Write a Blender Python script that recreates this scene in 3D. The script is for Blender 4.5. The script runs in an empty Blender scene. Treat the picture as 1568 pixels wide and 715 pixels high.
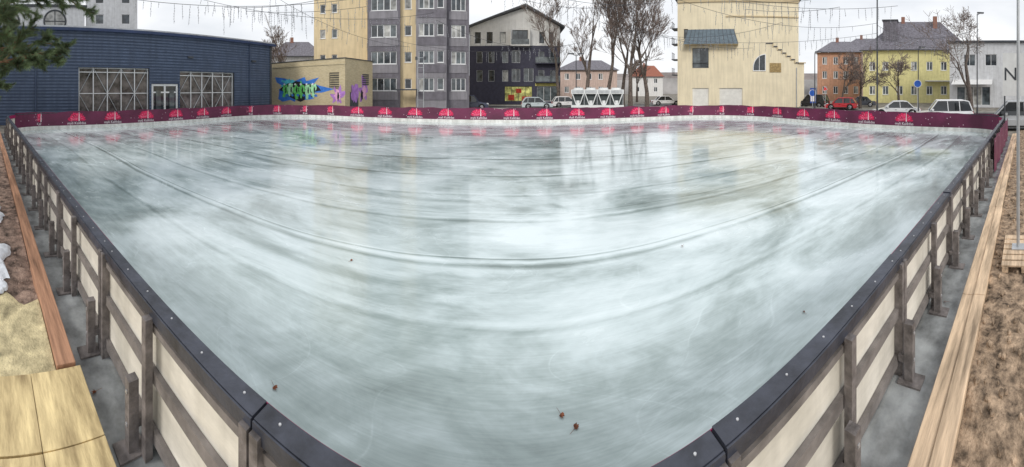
import bpy, math, random
from mathutils import Vector, Matrix, noise
R=math.radians
scene=bpy.context.scene
scene.view_settings.view_transform='Standard'
scene.view_settings.look='None'
scene.view_settings.exposure=0
random.seed(7)

# ------------------------------------------------------------------ materials
_m={}
def pm(name,col,rough=.75,var=.15,scale=2.0,bump=0.0,bscale=25.0,metal=0.0,stretch=(1,1,1),spec=.4,col2=None,detail=5,emit=0,grime=0):
    if name in _m: return _m[name]
    m=bpy.data.materials.new(name); m.use_nodes=True
    nt=m.node_tree; N=nt.nodes; L=nt.links
    p=N['Principled BSDF']
    tc=N.new('ShaderNodeTexCoord'); mp=N.new('ShaderNodeMapping'); mp.inputs['Scale'].default_value=stretch
    L.new(tc.outputs['Object'],mp.inputs['Vector'])
    n=N.new('ShaderNodeTexNoise'); n.inputs['Scale'].default_value=scale; n.inputs['Detail'].default_value=detail; n.inputs['Roughness'].default_value=.62
    L.new(mp.outputs[0],n.inputs['Vector'])
    cr=N.new('ShaderNodeValToRGB')
    a=[max(0,c*(1-var*1.6)) for c in col]; b=[min(1,c*(1+var*1.3)) for c in (col2 or col)]
    cr.color_ramp.elements[0].position=.3; cr.color_ramp.elements[1].position=.7
    cr.color_ramp.elements[0].color=(*a,1); cr.color_ramp.elements[1].color=(*b,1)
    L.new(n.outputs[0],cr.inputs[0]); out=cr.outputs[0]
    if grime:   # weather streaks running down the surface
        mg=N.new('ShaderNodeMapping'); mg.inputs['Scale'].default_value=(1.6,1.6,.14); L.new(tc.outputs['Object'],mg.inputs[0])
        ng=N.new('ShaderNodeTexNoise'); ng.inputs['Scale'].default_value=2.2; ng.inputs['Detail'].default_value=5; L.new(mg.outputs[0],ng.inputs[0])
        r2=N.new('ShaderNodeValToRGB'); r2.color_ramp.elements[0].position=.38; r2.color_ramp.elements[1].position=.6
        r2.color_ramp.elements[0].color=(1-grime,1-grime,1-grime*1.05,1); r2.color_ramp.elements[1].color=(1,1,1,1); L.new(ng.outputs[0],r2.inputs[0])
        mx=N.new('ShaderNodeMixRGB'); mx.blend_type='MULTIPLY'; mx.inputs[0].default_value=1; L.new(out,mx.inputs[1]); L.new(r2.outputs[0],mx.inputs[2]); out=mx.outputs[0]
    L.new(out,p.inputs['Base Color'])
    p.inputs['Roughness'].default_value=rough; p.inputs['Metallic'].default_value=metal
    p.inputs['Specular IOR Level'].default_value=spec
    if emit:
        L.new(cr.outputs[0],p.inputs['Emission Color']); p.inputs['Emission Strength'].default_value=emit
    if bump:
        n2=N.new('ShaderNodeTexNoise'); n2.inputs['Scale'].default_value=bscale; n2.inputs['Detail'].default_value=4
        L.new(mp.outputs[0],n2.inputs['Vector'])
        bp=N.new('ShaderNodeBump'); bp.inputs['Strength'].default_value=bump; bp.inputs['Distance'].default_value=.02
        L.new(n2.outputs[0],bp.inputs['Height']); L.new(bp.outputs[0],p.inputs['Normal'])
    _m[name]=m; return m

def brick_mat(name,c1,c2,mortar,bw=.25,bh=.075):
    m=bpy.data.materials.new(name); m.use_nodes=True; nt=m.node_tree; N=nt.nodes; L=nt.links
    p=N['Principled BSDF']; p.inputs['Roughness'].default_value=.85
    tc=N.new('ShaderNodeTexCoord'); sx=N.new('ShaderNodeSeparateXYZ'); cx=N.new('ShaderNodeCombineXYZ')
    ad=N.new('ShaderNodeMath'); ad.operation='ADD'
    L.new(tc.outputs['Object'],sx.inputs[0]); L.new(sx.outputs[0],ad.inputs[0]); L.new(sx.outputs[1],ad.inputs[1])
    L.new(ad.outputs[0],cx.inputs[0]); L.new(sx.outputs[2],cx.inputs[1])
    b=N.new('ShaderNodeTexBrick'); b.inputs['Scale'].default_value=1; b.inputs['Brick Width'].default_value=bw; b.inputs['Row Height'].default_value=bh
    b.inputs['Mortar Size'].default_value=.008; b.inputs['Color1'].default_value=(*c1,1); b.inputs['Color2'].default_value=(*c2,1); b.inputs['Mortar'].default_value=(*mortar,1)
    L.new(cx.outputs[0],b.inputs['Vector'])
    n=N.new('ShaderNodeTexNoise'); n.inputs['Scale'].default_value=.6; n.inputs['Detail'].default_value=6; L.new(tc.outputs['Object'],n.inputs['Vector'])
    mx=N.new('ShaderNodeMixRGB'); mx.blend_type='MULTIPLY'; mx.inputs[0].default_value=.35
    L.new(b.outputs[0],mx.inputs[1]); L.new(n.outputs[0],mx.inputs[2]); L.new(mx.outputs[0],p.inputs['Base Color'])
    return m

def glass_mat(name,col,rough=.05):
    return pm(name,col,rough=rough,var=.5,scale=.9,spec=.8,detail=2)

# ------------------------------------------------------------------ builder
class MB:
    def __init__(s): s.v=[];s.f=[];s.m=[];s.mats=[]
    def mi(s,mat):
        if mat not in s.mats: s.mats.append(mat)
        return s.mats.index(mat)
    def face(s,pts,mat):
        i=len(s.v); s.v.extend([tuple(p) for p in pts]); s.f.append(tuple(range(i,i+len(pts)))); s.m.append(s.mi(mat))
    def box(s,a,b,mat,M=None):
        x0,y0,z0=a;x1,y1,z1=b
        P=[Vector(p) for p in [(x0,y0,z0),(x1,y0,z0),(x1,y1,z0),(x0,y1,z0),(x0,y0,z1),(x1,y0,z1),(x1,y1,z1),(x0,y1,z1)]]
        if M is not None: P=[M@p for p in P]
        i=len(s.v); s.v.extend([tuple(p) for p in P]); k=s.mi(mat)
        for f in [(0,3,2,1),(4,5,6,7),(0,1,5,4),(1,2,6,5),(2,3,7,6),(3,0,4,7)]:
            s.f.append(tuple(i+j for j in f)); s.m.append(k)
    def cyl(s,p0,p1,r0,r1,n,mat,caps=False):
        p0=Vector(p0);p1=Vector(p1);d=p1-p0
        if d.length<1e-6: return
        d.normalize(); a=d.orthogonal().normalized(); b=d.cross(a)
        i=len(s.v); k=s.mi(mat)
        for p,r in ((p0,r0),(p1,r1)):
            for j in range(n):
                t=2*math.pi*j/n; s.v.append(tuple(p+a*(r*math.cos(t))+b*(r*math.sin(t))))
        for j in range(n):
            s.f.append((i+j,i+(j+1)%n,i+n+(j+1)%n,i+n+j)); s.m.append(k)
        if caps:
            s.f.append(tuple(i+n+j for j in range(n))); s.m.append(k)
            s.f.append(tuple(i+n-1-j for j in range(n))); s.m.append(k)
    def obj(s,name,parent=None,smooth=False,bevel=0):
        me=bpy.data.meshes.new(name); me.from_pydata(s.v,[],s.f)
        for m in s.mats: me.materials.append(m)
        me.polygons.foreach_set('material_index',s.m)
        if smooth: me.polygons.foreach_set('use_smooth',[True]*len(s.f))
        me.update()
        o=bpy.data.objects.new(name,me); scene.collection.objects.link(o)
        if parent: o.parent=parent
        if bevel:
            b=o.modifiers.new('Bevel','BEVEL'); b.width=bevel; b.segments=2; b.limit_method='ANGLE'
        return o
def empty(name,loc=(0,0,0),rz=0):
    o=bpy.data.objects.new(name,None); scene.collection.objects.link(o); o.location=loc; o.rotation_euler=(0,0,rz); o.empty_display_size=.3
    return o

class Fr:   # wall frame: x along wall, y inward depth, z up
    def __init__(s,o=(0,0,0),u=(1,0,0),n=(0,1,0)): s.o=Vector(o);s.u=Vector(u).normalized();s.n=Vector(n).normalized()
    def P(s,x,y,z): return s.o+s.u*x+s.n*y+Vector((0,0,z))
    def M(s):
        m=Matrix.Identity(4)
        for i in range(3): m[i][0]=s.u[i]; m[i][1]=s.n[i]; m[i][3]=s.o[i]
        return m
def wall(mb,F,x0,x1,z0,z1,ops,mat,rev=.15,revmat=None):
    xs=sorted(set([x0,x1]+[o[0] for o in ops]+[o[1] for o in ops])); zs=sorted(set([z0,z1]+[o[2] for o in ops]+[o[3] for o in ops]))
    xs=[x for x in xs if x0<=x<=x1]; zs=[z for z in zs if z0<=z<=z1]
    for i in range(len(xs)-1):
        for j in range(len(zs)-1):
            cx=(xs[i]+xs[i+1])/2; cz=(zs[j]+zs[j+1])/2
            if any(o[0]<cx<o[1] and o[2]<cz<o[3] for o in ops): continue
            mb.face([F.P(xs[i],0,zs[j]),F.P(xs[i+1],0,zs[j]),F.P(xs[i+1],0,zs[j+1]),F.P(xs[i],0,zs[j+1])],mat)
    rm=revmat or mat
    for a,b,c,d in [o[:4] for o in ops]:
        mb.face([F.P(a,0,c),F.P(a,rev,c),F.P(a,rev,d),F.P(a,0,d)],rm)
        mb.face([F.P(b,0,c),F.P(b,0,d),F.P(b,rev,d),F.P(b,rev,c)],rm)
        mb.face([F.P(a,0,c),F.P(b,0,c),F.P(b,rev,c),F.P(a,rev,c)],rm)
        mb.face([F.P(a,0,d),F.P(a,rev,d),F.P(b,rev,d),F.P(b,0,d)],rm)
GL=[glass_mat('window_glass_dark',(.04,.05,.06)),glass_mat('window_glass_mid',(.10,.12,.13)),glass_mat('window_glass_curtain',(.36,.36,.34),.15)]
def window(mb,F,a,b,c,d,nx,nz,fmat,rev=.15,fw=.06,sill=None,gl=None):
    M=F.M()
    for i in range(nx):
        for j in range(nz):
            g=gl or random.choices(GL,[5,3,2])[0]
            xa=a+(b-a)*i/nx; xb=a+(b-a)*(i+1)/nx; za=c+(d-c)*j/nz; zb=c+(d-c)*(j+1)/nz
            mb.face([F.P(xa,rev,za),F.P(xb,rev,za),F.P(xb,rev,zb),F.P(xa,rev,zb)],g)
    for i in range(nx+1):
        x=a+(b-a)*i/nx; x=min(max(x,a+fw/2+.002),b-fw/2-.002)
        mb.box((x-fw/2,rev-.05,c+.002),(x+fw/2,rev-.004,d-.002),fmat,M)
    for j in range(nz+1):
        z=c+(d-c)*j/nz; z=min(max(z,c+fw/2+.004),d-fw/2-.004)
        mb.box((a+.003,rev-.046,z-fw/2),(b-.003,rev-.008,z+fw/2),fmat,M)
    if sill: mb.box((a-.05,-.06,c-.06),(b+.05,-.003,c-.005),sill,M)

WHITE=pm('white_frame_paint',(.78,.79,.8),rough=.45,var=.05)
DARK=pm('dark_grey_metal',(.06,.065,.075),rough=.45,var=.2)
STEEL=pm('weathered_steel',(.20,.18,.175),rough=.6,var=.32,scale=9,bump=.4,metal=.2)
GALV=pm('galvanised_steel',(.5,.52,.54),rough=.4,var=.12,metal=.4)

# ------------------------------------------------------------------ world & light
w=bpy.data.worlds.new('World'); scene.world=w; w.use_nodes=True
N=w.node_tree.nodes; L=w.node_tree.links; bg=N['Background']
sky=N.new('ShaderNodeTexSky'); sky.sky_type='NISHITA'; sky.sun_disc=False; sky.sun_elevation=R(32); sky.sun_rotation=R(200); sky.dust_density=4; sky.air_density=1.5
tc=N.new('ShaderNodeTexCoord'); mp=N.new('ShaderNodeMapping'); mp.inputs['Scale'].default_value=(1,1,2.6)
L.new(tc.outputs['Generated'],mp.inputs[0])
n=N.new('ShaderNodeTexNoise'); n.inputs['Scale'].default_value=2.4; n.inputs['Detail'].default_value=5; n.inputs['Roughness'].default_value=.5
L.new(mp.outputs[0],n.inputs[0])
cr=N.new('ShaderNodeValToRGB'); cr.color_ramp.elements[0].position=.32; cr.color_ramp.elements[1].position=.62
cr.color_ramp.elements[0].color=(.72,.75,.80,1); cr.color_ramp.elements[1].color=(.96,.97,.99,1)
L.new(n.outputs[0],cr.inputs[0])
sc=N.new('ShaderNodeVectorMath'); sc.operation='SCALE'; sc.inputs['Scale'].default_value=11.8
L.new(cr.outputs[0],sc.inputs[0])
mx=N.new('ShaderNodeMixRGB'); mx.inputs[0].default_value=.92
L.new(sky.outputs[0],mx.inputs[1]); L.new(sc.outputs[0],mx.inputs[2]); L.new(mx.outputs[0],bg.inputs[0]); bg.inputs[1].default_value=.1
sd=bpy.data.lights.new('sun','SUN'); sd.energy=1.5; sd.angle=R(16); sd.color=(1,.96,.9)
so=bpy.data.objects.new('sun',sd); scene.collection.objects.link(so); so.location=(-10,-20,30)
az=R(200); el=R(32)
dirv=Vector((math.sin(az)*math.cos(el),math.cos(az)*math.cos(el),math.sin(el)))
so.rotation_euler=dirv.to_track_quat('Z','Y').to_euler()

# ------------------------------------------------------------------ camera (the photo is a ~177 degree cylindrical phone panorama)
cd=bpy.data.cameras.new('camera'); cd.type='PANO'; cd.panorama_type='CENTRAL_CYLINDRICAL'
cd.central_cylindrical_range_u_min=R(-87.6); cd.central_cylindrical_range_u_max=R(89.6)
cd.central_cylindrical_range_v_min=-1.144; cd.central_cylindrical_range_v_max=.266
cd.clip_start=.02; cd.clip_end=3000
cam=bpy.data.objects.new('camera',cd); scene.collection.objects.link(cam); cam.location=(0,0,2.7); cam.rotation_euler=(R(90),0,0); scene.camera=cam

# ------------------------------------------------------------------ ground
g=MB(); GM=pm('trampled_ground',(.18,.165,.13),rough=.95,var=.35,scale=1.2,bump=.6,bscale=12,col2=(.24,.22,.19))
g.face([(-1500,-1500,-.02),(1500,-1500,-.02),(1500,1500,-.02),(-1500,1500,-.02)],GM); g.obj('ground')
PAVE=pm('concrete_paving',(.32,.32,.31),rough=.8,var=.18,scale=.8,bump=.3)
g=MB(); g.face([(-60,26.5,-.012),(22,26.5,-.012),(22,43,-.012),(-60,43,-.012)],PAVE)
g.face([(22.02,-30,-.012),(25.5,-30,-.012),(25.5,43,-.012),(22.02,43,-.012)],PAVE); g.obj('pavement')
ASPH=pm('asphalt',(.07,.07,.073),rough=.6,var=.2,scale=2,bump=.4,bscale=60)
g=MB(); g.face([(-80,43.2,-.006),(140,43.2,-.006),(140,50.5,-.006),(-80,50.5,-.006)],ASPH)
g.face([(26,-60,-.006),(36,-60,-.006),(36,43.2,-.006),(26,43.2,-.006)],ASPH); g.obj('road')
KERB=pm('kerb_stone',(.4,.4,.38),var=.12)
g=MB(); g.box((-60,43.0,-.02),(25.6,43.18,.11),KERB); g.box((25.62,-60,-.02),(25.8,42.9,.11),KERB); g.box((36.2,-60,-.02),(36.4,42.9,.11),KERB); g.box((-80,50.6,-.02),(140,50.8,.11),KERB); g.obj('kerb')
g=MB(); LM=pm('road_marking_paint',(.75,.75,.73),var=.1)
for i in range(30): g.face([(-60+i*6,46.8,-.002),(-57+i*6,46.8,-.002),(-57+i*6,46.95,-.002),(-60+i*6,46.95,-.002)],LM)
for i in range(16): g.face([(30.9,-50+i*6,-.002),(31.05,-50+i*6,-.002),(31.05,-47+i*6,-.002),(30.9,-47+i*6,-.002)],LM)
g.obj('road_markings')

# ------------------------------------------------------------------ rink path (clockwise from near-left)
X0,X1,Y0,Y1=-21.0,20.0,1.22,25.5
def mkpath():
    pts=[]
    def arc(cx,cy,r,a0,a1,n):
        for i in range(n+1):
            a=R(a0+(a1-a0)*i/n); pts.append((cx+r*math.cos(a),cy+r*math.sin(a)))
    rn,rf=2.6,6.5
    arc(X0+rn,Y0+rn,rn,270,180,10); arc(X0+rf,Y1-rf,rf,180,90,18); arc(X1-rf,Y1-rf,rf,90,0,18); arc(X1-rn,Y0+rn,rn,0,-90,10)
    pts.append(pts[0]); out=[]
    for i in range(len(pts)-1):
        a=Vector(pts[i]);b=Vector(pts[i+1]); n=max(1,round((b-a).length/.4))
        for k in range(n): out.append(a.lerp(b,k/n))
    return out
path=mkpath(); NP=len(path)
nrm=[]
for i in range(NP):
    t=(path[(i+1)%NP]-path[i-1]).normalized(); nrm.append(Vector((-t.y,t.x)))
cum=[0]
for i in range(NP): cum.append(cum[-1]+(path[(i+1)%NP]-path[i]).length)
TOT=cum[-1]
def at(s):
    s%=TOT
    for i in range(NP):
        if cum[i+1]>=s:
            f=(s-cum[i])/(cum[i+1]-cum[i]); p=path[i].lerp(path[(i+1)%NP],f); n_=nrm[i].lerp(nrm[(i+1)%NP],f).normalized()
            return p,n_
def sweep(mb,o0,o1,z0,z1,mat,zf=None,rng=None,of=None):
    for i in (rng or range(NP)):
        j=(i+1)%NP; Q=[]
        for k in (i,j):
            p=path[k];n_=nrm[k]; w_=of(k) if of else 0; a=p+n_*(o0+w_);b=p+n_*(o1+w_); zt=z1+(zf(k) if zf else 0)
            Q.append([(a.x,a.y,z0),(b.x,b.y,z0),(b.x,b.y,zt),(a.x,a.y,zt)])
        A,B=Q
        for m_ in range(4):
            mb.face([A[m_],A[(m_+1)%4],B[(m_+1)%4],B[m_]],mat)
near=[i for i in range(NP) if path[i].y<Y0+2.6 ]
far=[i for i in range(NP) if path[i].y>=Y0+.4]

# ice
def ice_material():
    m=bpy.data.materials.new('wet_rink_ice'); m.use_nodes=True; nt=m.node_tree; N=nt.nodes; L=nt.links; p=N['Principled BSDF']
    tc=N.new('ShaderNodeTexCoord'); O=tc.outputs['Object']
    def noi(scale,stretch,detail=5,rough=.55,dist=0,off=(0,0,0),rot=0):
        mp=N.new('ShaderNodeMapping'); mp.inputs['Scale'].default_value=stretch; mp.inputs['Location'].default_value=off; mp.inputs['Rotation'].default_value=(0,0,rot); L.new(O,mp.inputs[0])
        n=N.new('ShaderNodeTexNoise'); n.inputs['Scale'].default_value=scale; n.inputs['Detail'].default_value=detail; n.inputs['Roughness'].default_value=rough; n.inputs['Distortion'].default_value=dist
        L.new(mp.outputs[0],n.inputs[0]); return n.outputs[0]
    def math_(op,a,b=None,c=None,clamp=False):
        n=N.new('ShaderNodeMath'); n.operation=op; n.use_clamp=clamp
        for i,v in enumerate((a,b,c)):
            if v is None: continue
            if isinstance(v,(int,float)): n.inputs[i].default_value=v
            else: L.new(v,n.inputs[i])
        return n.outputs[0]
    patch=noi(.30,(.9,1.5,1),5,.58,.9,(3.3,1.7,0)); patch2=noi(1.1,(.7,1.5,1),5,.62,.8); streak=noi(1.0,(.22,4.2,1),5,.6); fine=noi(1.0,(1.0,48,1),3,.7); wisp=noi(2.6,(.5,1,1),5,.7,1.5)
    sx=N.new('ShaderNodeSeparateXYZ'); L.new(O,sx.inputs[0]); X=sx.outputs[0]; Y=sx.outputs[1]
    wob=math_('MULTIPLY_ADD',noi(.12,(1,.3,1),2,.4),1.0,-.5)
    yy=math_('ADD',Y,wob)
    yv=math_('ADD',yy,math_('MULTIPLY',math_('SUBTRACT',streak,.5),.08))
    brk=math_('MULTIPLY_ADD',noi(.5,(.5,.6,1),3,.6),2.4,-.45,clamp=True)
    dark=None; light=None
    for y0,wd,st in [(3.55,.08,.4),(4.85,.09,1.0),(5.06,.03,.9),(6.5,.09,.65),(6.9,.03,.5),(8.1,.09,.5),(9.9,.12,.8),(12.3,.15,1.0),(14.6,.16,.6),(17.5,.2,.5),(20.5,.22,.5)]:
        d=math_('ABSOLUTE',math_('SUBTRACT',yv,y0)); f=math_('MULTIPLY',math_('SUBTRACT',1,math_('DIVIDE',d,wd),clamp=True),st)
        dark=f if dark is None else math_('MAXIMUM',dark,f)
        d=math_('ABSOLUTE',math_('SUBTRACT',yv,y0+wd*1.5)); f=math_('MULTIPLY',math_('SUBTRACT',1,math_('DIVIDE',d,wd*.6),clamp=True),st*.8)
        light=f if light is None else math_('MAXIMUM',light,f)
    dark=math_('MULTIPLY',dark,brk)
    # thin old skate scratches: contour lines of smooth noises
    scr=None
    for s_,st_,rt in ((.22,(1,2.2,1),.35),(.3,(.8,2.0,1),-.5),(.5,(.5,1.6,1),.1)):
        a=noi(s_,st_,1,.3,0,(7*s_,3,0),rt); f=math_('SUBTRACT',1,math_('DIVIDE',math_('ABSOLUTE',math_('SUBTRACT',a,.5)),.0016),clamp=True)
        scr=f if scr is None else math_('MAXIMUM',scr,f)
    scr=math_('MULTIPLY',scr,math_('MULTIPLY_ADD',wisp,2.2,-.7,clamp=True))
    v=math_('ADD',math_('MULTIPLY',patch,.90),math_('MULTIPLY',patch2,.30)); v=math_('ADD',v,math_('MULTIPLY',streak,.15)); v=math_('ADD',v,math_('MULTIPLY',fine,.10)); v=math_('ADD',v,math_('MULTIPLY',wisp,.14))
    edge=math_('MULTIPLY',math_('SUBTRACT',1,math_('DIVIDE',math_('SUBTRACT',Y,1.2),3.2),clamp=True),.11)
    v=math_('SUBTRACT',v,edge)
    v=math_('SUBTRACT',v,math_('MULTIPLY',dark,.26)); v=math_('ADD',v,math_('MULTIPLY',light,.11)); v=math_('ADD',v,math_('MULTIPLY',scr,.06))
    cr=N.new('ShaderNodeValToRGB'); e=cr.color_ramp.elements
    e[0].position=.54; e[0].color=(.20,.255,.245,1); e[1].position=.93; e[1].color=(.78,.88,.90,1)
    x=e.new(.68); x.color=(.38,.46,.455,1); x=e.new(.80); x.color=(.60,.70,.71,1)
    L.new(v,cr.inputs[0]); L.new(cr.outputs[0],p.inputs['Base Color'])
    rr=N.new('ShaderNodeMapRange'); rr.inputs[1].default_value=.38; rr.inputs[2].default_value=.66; rr.inputs[3].default_value=.06; rr.inputs[4].default_value=.30
    L.new(patch2,rr.inputs[0]); L.new(rr.outputs[0],p.inputs['Roughness'])
    p.inputs['IOR'].default_value=1.36; p.inputs['Specular IOR Level'].default_value=.5
    p.inputs['Coat Weight'].default_value=.65; p.inputs['Coat IOR'].default_value=1.33; p.inputs['Coat Roughness'].default_value=.07
    bsum=math_('ADD',math_('MULTIPLY',streak,.35),math_('MULTIPLY',fine,.08)); bsum=math_('ADD',bsum,math_('MULTIPLY',patch2,.35)); bsum=math_('SUBTRACT',bsum,math_('MULTIPLY',dark,.5)); bsum=math_('SUBTRACT',bsum,math_('MULTIPLY',scr,.3))
    bp=N.new('ShaderNodeBump'); bp.inputs['Strength'].default_value=.28; bp.inputs['Distance'].default_value=.012; L.new(bsum,bp.inputs['Height']); L.new(bp.outputs[0],p.inputs['Normal']); L.new(bp.outputs[0],p.inputs['Coat Normal'])
    return m
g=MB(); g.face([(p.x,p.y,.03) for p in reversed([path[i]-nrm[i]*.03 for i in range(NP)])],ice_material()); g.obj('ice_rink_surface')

# boards
bp_=empty('rink_boards')
CREAM=pm('board_panel_cream',(.74,.705,.63),rough=.6,var=.10,scale=3,stretch=(1,1,2.5),bump=.1,grime=.22)
WHITEB=pm('board_panel_white',(.78,.78,.75),rough=.5,var=.10,scale=4,grime=.2)
RAIL=pm('rail_cap_plastic',(.045,.05,.068),rough=.38,var=.35,scale=5,bump=.2,spec=.5)
def banner_mat():
    m=bpy.data.materials.new('banner_vinyl'); m.use_nodes=True; nt=m.node_tree; N=nt.nodes; L=nt.links; p=N['Principled BSDF']
    tc=N.new('ShaderNodeTexCoord'); v=N.new('ShaderNodeTexVoronoi'); v.inputs['Scale'].default_value=3.6; L.new(tc.outputs['Object'],v.inputs[0])
    n=N.new('ShaderNodeTexNoise'); n.inputs['Scale'].default_value=.7; L.new(tc.outputs['Object'],n.inputs[0])
    c=N.new('ShaderNodeValToRGB'); c.color_ramp.elements[0].position=.35; c.color_ramp.elements[0].color=(.095,.014,.045,1); c.color_ramp.elements[1].position=.7; c.color_ramp.elements[1].color=(.165,.022,.075,1); L.new(n.outputs[0],c.inputs[0])
    lt=N.new('ShaderNodeMath'); lt.operation='LESS_THAN'; lt.inputs[1].default_value=.10; L.new(v.outputs['Distance'],lt.inputs[0])
    mx=N.new('ShaderNodeMixRGB'); mx.inputs[2].default_value=(.65,.48,.55,1); L.new(lt.outputs[0],mx.inputs[0]); L.new(c.outputs[0],mx.inputs[1]); L.new(mx.outputs[0],p.inputs['Base Color'])
    n2=N.new('ShaderNodeTexNoise'); n2.inputs['Scale'].default_value=3; n2.inputs['Detail'].default_value=3; n2.inputs['Distortion'].default_value=1; L.new(tc.outputs['Object'],n2.inputs[0])
    bp=N.new('ShaderNodeBump'); bp.inputs['Strength'].default_value=.6; bp.inputs['Distance'].default_value=.04; L.new(n2.outputs[0],bp.inputs['Height']); L.new(bp.outputs[0],p.inputs['Normal'])
    p.inputs['Roughness'].default_value=.5; return m
BAN=banner_mat()
b=MB(); sweep(b,-.02,.02,.04,1.06,CREAM); b.obj('panels',bp_)
b=MB(); sweep(b,-.035,-.023,.03,.26,WHITEB); b.obj('kick_plate',bp_)
wav=[noise.noise(Vector((i*.45,3.1,0)))*.07+.05*(abs(math.sin(i*.31))**3)-.02 for i in range(NP)]
b=MB(); sweep(b,-.034,-.024,.25,1.13,BAN,zf=lambda k:wav[k]+.03,rng=far)
sweep(b,-.06,-.054,.9,1.085,pm('banner_edge_magenta',(.32,.01,.09),rough=.5),rng=[i for i in range(NP) if i not in far]); b.obj('banner',bp_)
rc=MB()
def sweep_s(mb,s0,s1,o0,o1,z0,z1,mat,step=.4):
    n=max(1,math.ceil((s1-s0)/step)); pr=None
    for k in range(n+1):
        p,n_=at(s0+(s1-s0)*k/n); a=p+n_*o0; c=p+n_*o1
        Q=[(a.x,a.y,z0),(c.x,c.y,z0),(c.x,c.y,z1),(a.x,a.y,z1)]
        if pr:
            for m_ in range(4): mb.face([pr[m_],pr[(m_+1)%4],Q[(m_+1)%4],Q[m_]],mat)
        else: mb.face(Q,mat)
        pr=Q
    mb.face(pr[::-1],mat)
best=min(range(NP),key=lambda i:(path[i]-Vector((.9,Y0))).length); sj=cum[best]-(.9-path[best].x)
nseg=round(TOT/2.0); seg=TOT/nseg
posts=MB(); rails=MB(); bolts=MB(); brace=MB()
BOLT=pm('zinc_bolt',(.6,.6,.61),rough=.35,metal=.6,var=.05)
RAILW=pm('rail_timber_grey',(.20,.18,.17),rough=.75,var=.25,scale=5,bump=.3)
def postbox(mb,s,wd,o0,o1,z0,z1,mat):
    p,n_=at(s); t=Vector((n_.y,-n_.x)); M=Matrix(((t.x,n_.x,0,p.x),(t.y,n_.y,0,p.y),(0,0,1,0),(0,0,0,1)))
    mb.box((-wd/2,o0,z0),(wd/2,o1,z1),mat,M)
for k in range(nseg):
    s0=sj+k*seg; p,n_=at(s0+seg/2); isn=p.y<Y0+3
    h=random.uniform(-.008,.008)
    if isn:
        sweep_s(rc,s0+.006,s0+seg-.006,-.045,.06,1.065+h,1.105+h,RAIL)
        sweep_s(rc,s0+.006,s0+seg-.006,.063,.073,1.02+h,1.10+h,RAIL)
        for q in range(6):
            ss=s0+.12+(seg-.24)*q/5; pp,nn=at(ss)
            c=pp+nn*(.012+random.uniform(-.012,.012)); bolts.cyl((c.x,c.y,1.1+h),(c.x,c.y,1.109+h),.008,.007,8,BOLT,True)
    else: sweep_s(rc,s0+.006,s0+seg-.006,.022,.075,1.05,1.09,RAIL,.6)
    for dz in (.13,.56,.93): sweep_s(rails,s0+.04,s0+seg-.04,.024,.062,dz,dz+(.09 if dz<.9 else .05),RAILW)
    postbox(posts,s0+.035,.055,.022,.10,.0,1.06,STEEL); postbox(posts,s0-.035,.055,.022,.098,.0,1.06,STEEL)
    postbox(posts,s0+seg/2,.06,.07,.13,.0,1.04,STEEL)
    if isn:
        for c in (0.07,seg/2+.1):
            postbox(brace,s0+c,.07,.135,.215,.0,.56,STEEL); postbox(brace,s0+c,.06,.075,.134,.2,.26,STEEL); postbox(brace,s0+c,.15,.08,.30,.028,.045,STEEL)
            postbox(bolts,s0+c,.02,.216,.224,.46,.48,BOLT); postbox(bolts,s0+c,.02,.216,.224,.22,.24,BOLT)
rc.obj('rail_cap',bp_,bevel=.006); posts.obj('posts',bp_); rails.obj('frame_rails',bp_); bolts.obj('bolts',bp_); brace.obj('braces',bp_)

# banner logos
def text_geo(body,size):
    c=bpy.data.curves.new('t','FONT'); c.body=body; c.size=size; c.align_x='CENTER'; c.resolution_u=2
    o=bpy.data.objects.new('t',c); scene.collection.objects.link(o); dg=bpy.context.evaluated_depsgraph_get(); me=o.evaluated_get(dg).to_mesh()
    V=[v.co.copy() for v in me.vertices]; F=[tuple(p.vertices) for p in me.polygons]; o.evaluated_get(dg).to_mesh_clear(); bpy.data.objects.remove(o); bpy.data.curves.remove(c); return V,F
PK1=pm('print_red_pink',(.66,.02,.10),var=.3,scale=5,rough=.45); PK2=pm('print_light_pink',(.80,.25,.36),var=.2,scale=8,rough=.45); PW=pm('print_white',(.82,.78,.8),var=.03,rough=.45)
tg=text_geo('myli Kalėdas',.25); tj=text_geo('Jonava',.24)
lg=MB()
def wr(p,n_,u,z,o):
    t=Vector((n_.y,-n_.x)); q=p+t*u-n_*o; return (q.x,q.y,z)
def put_text(mb,geo,p,n_,u0,z0,o,mat,sl=0):
    V,F=geo; i=len(mb.v)
    for v in V: mb.v.append(wr(p,n_,u0+v.x,z0+v.y+v.x*sl,o))
    k=mb.mi(mat)
    for f in F: mb.f.append(tuple(i+j for j in f)); mb.m.append(k)
s=3.6
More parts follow.
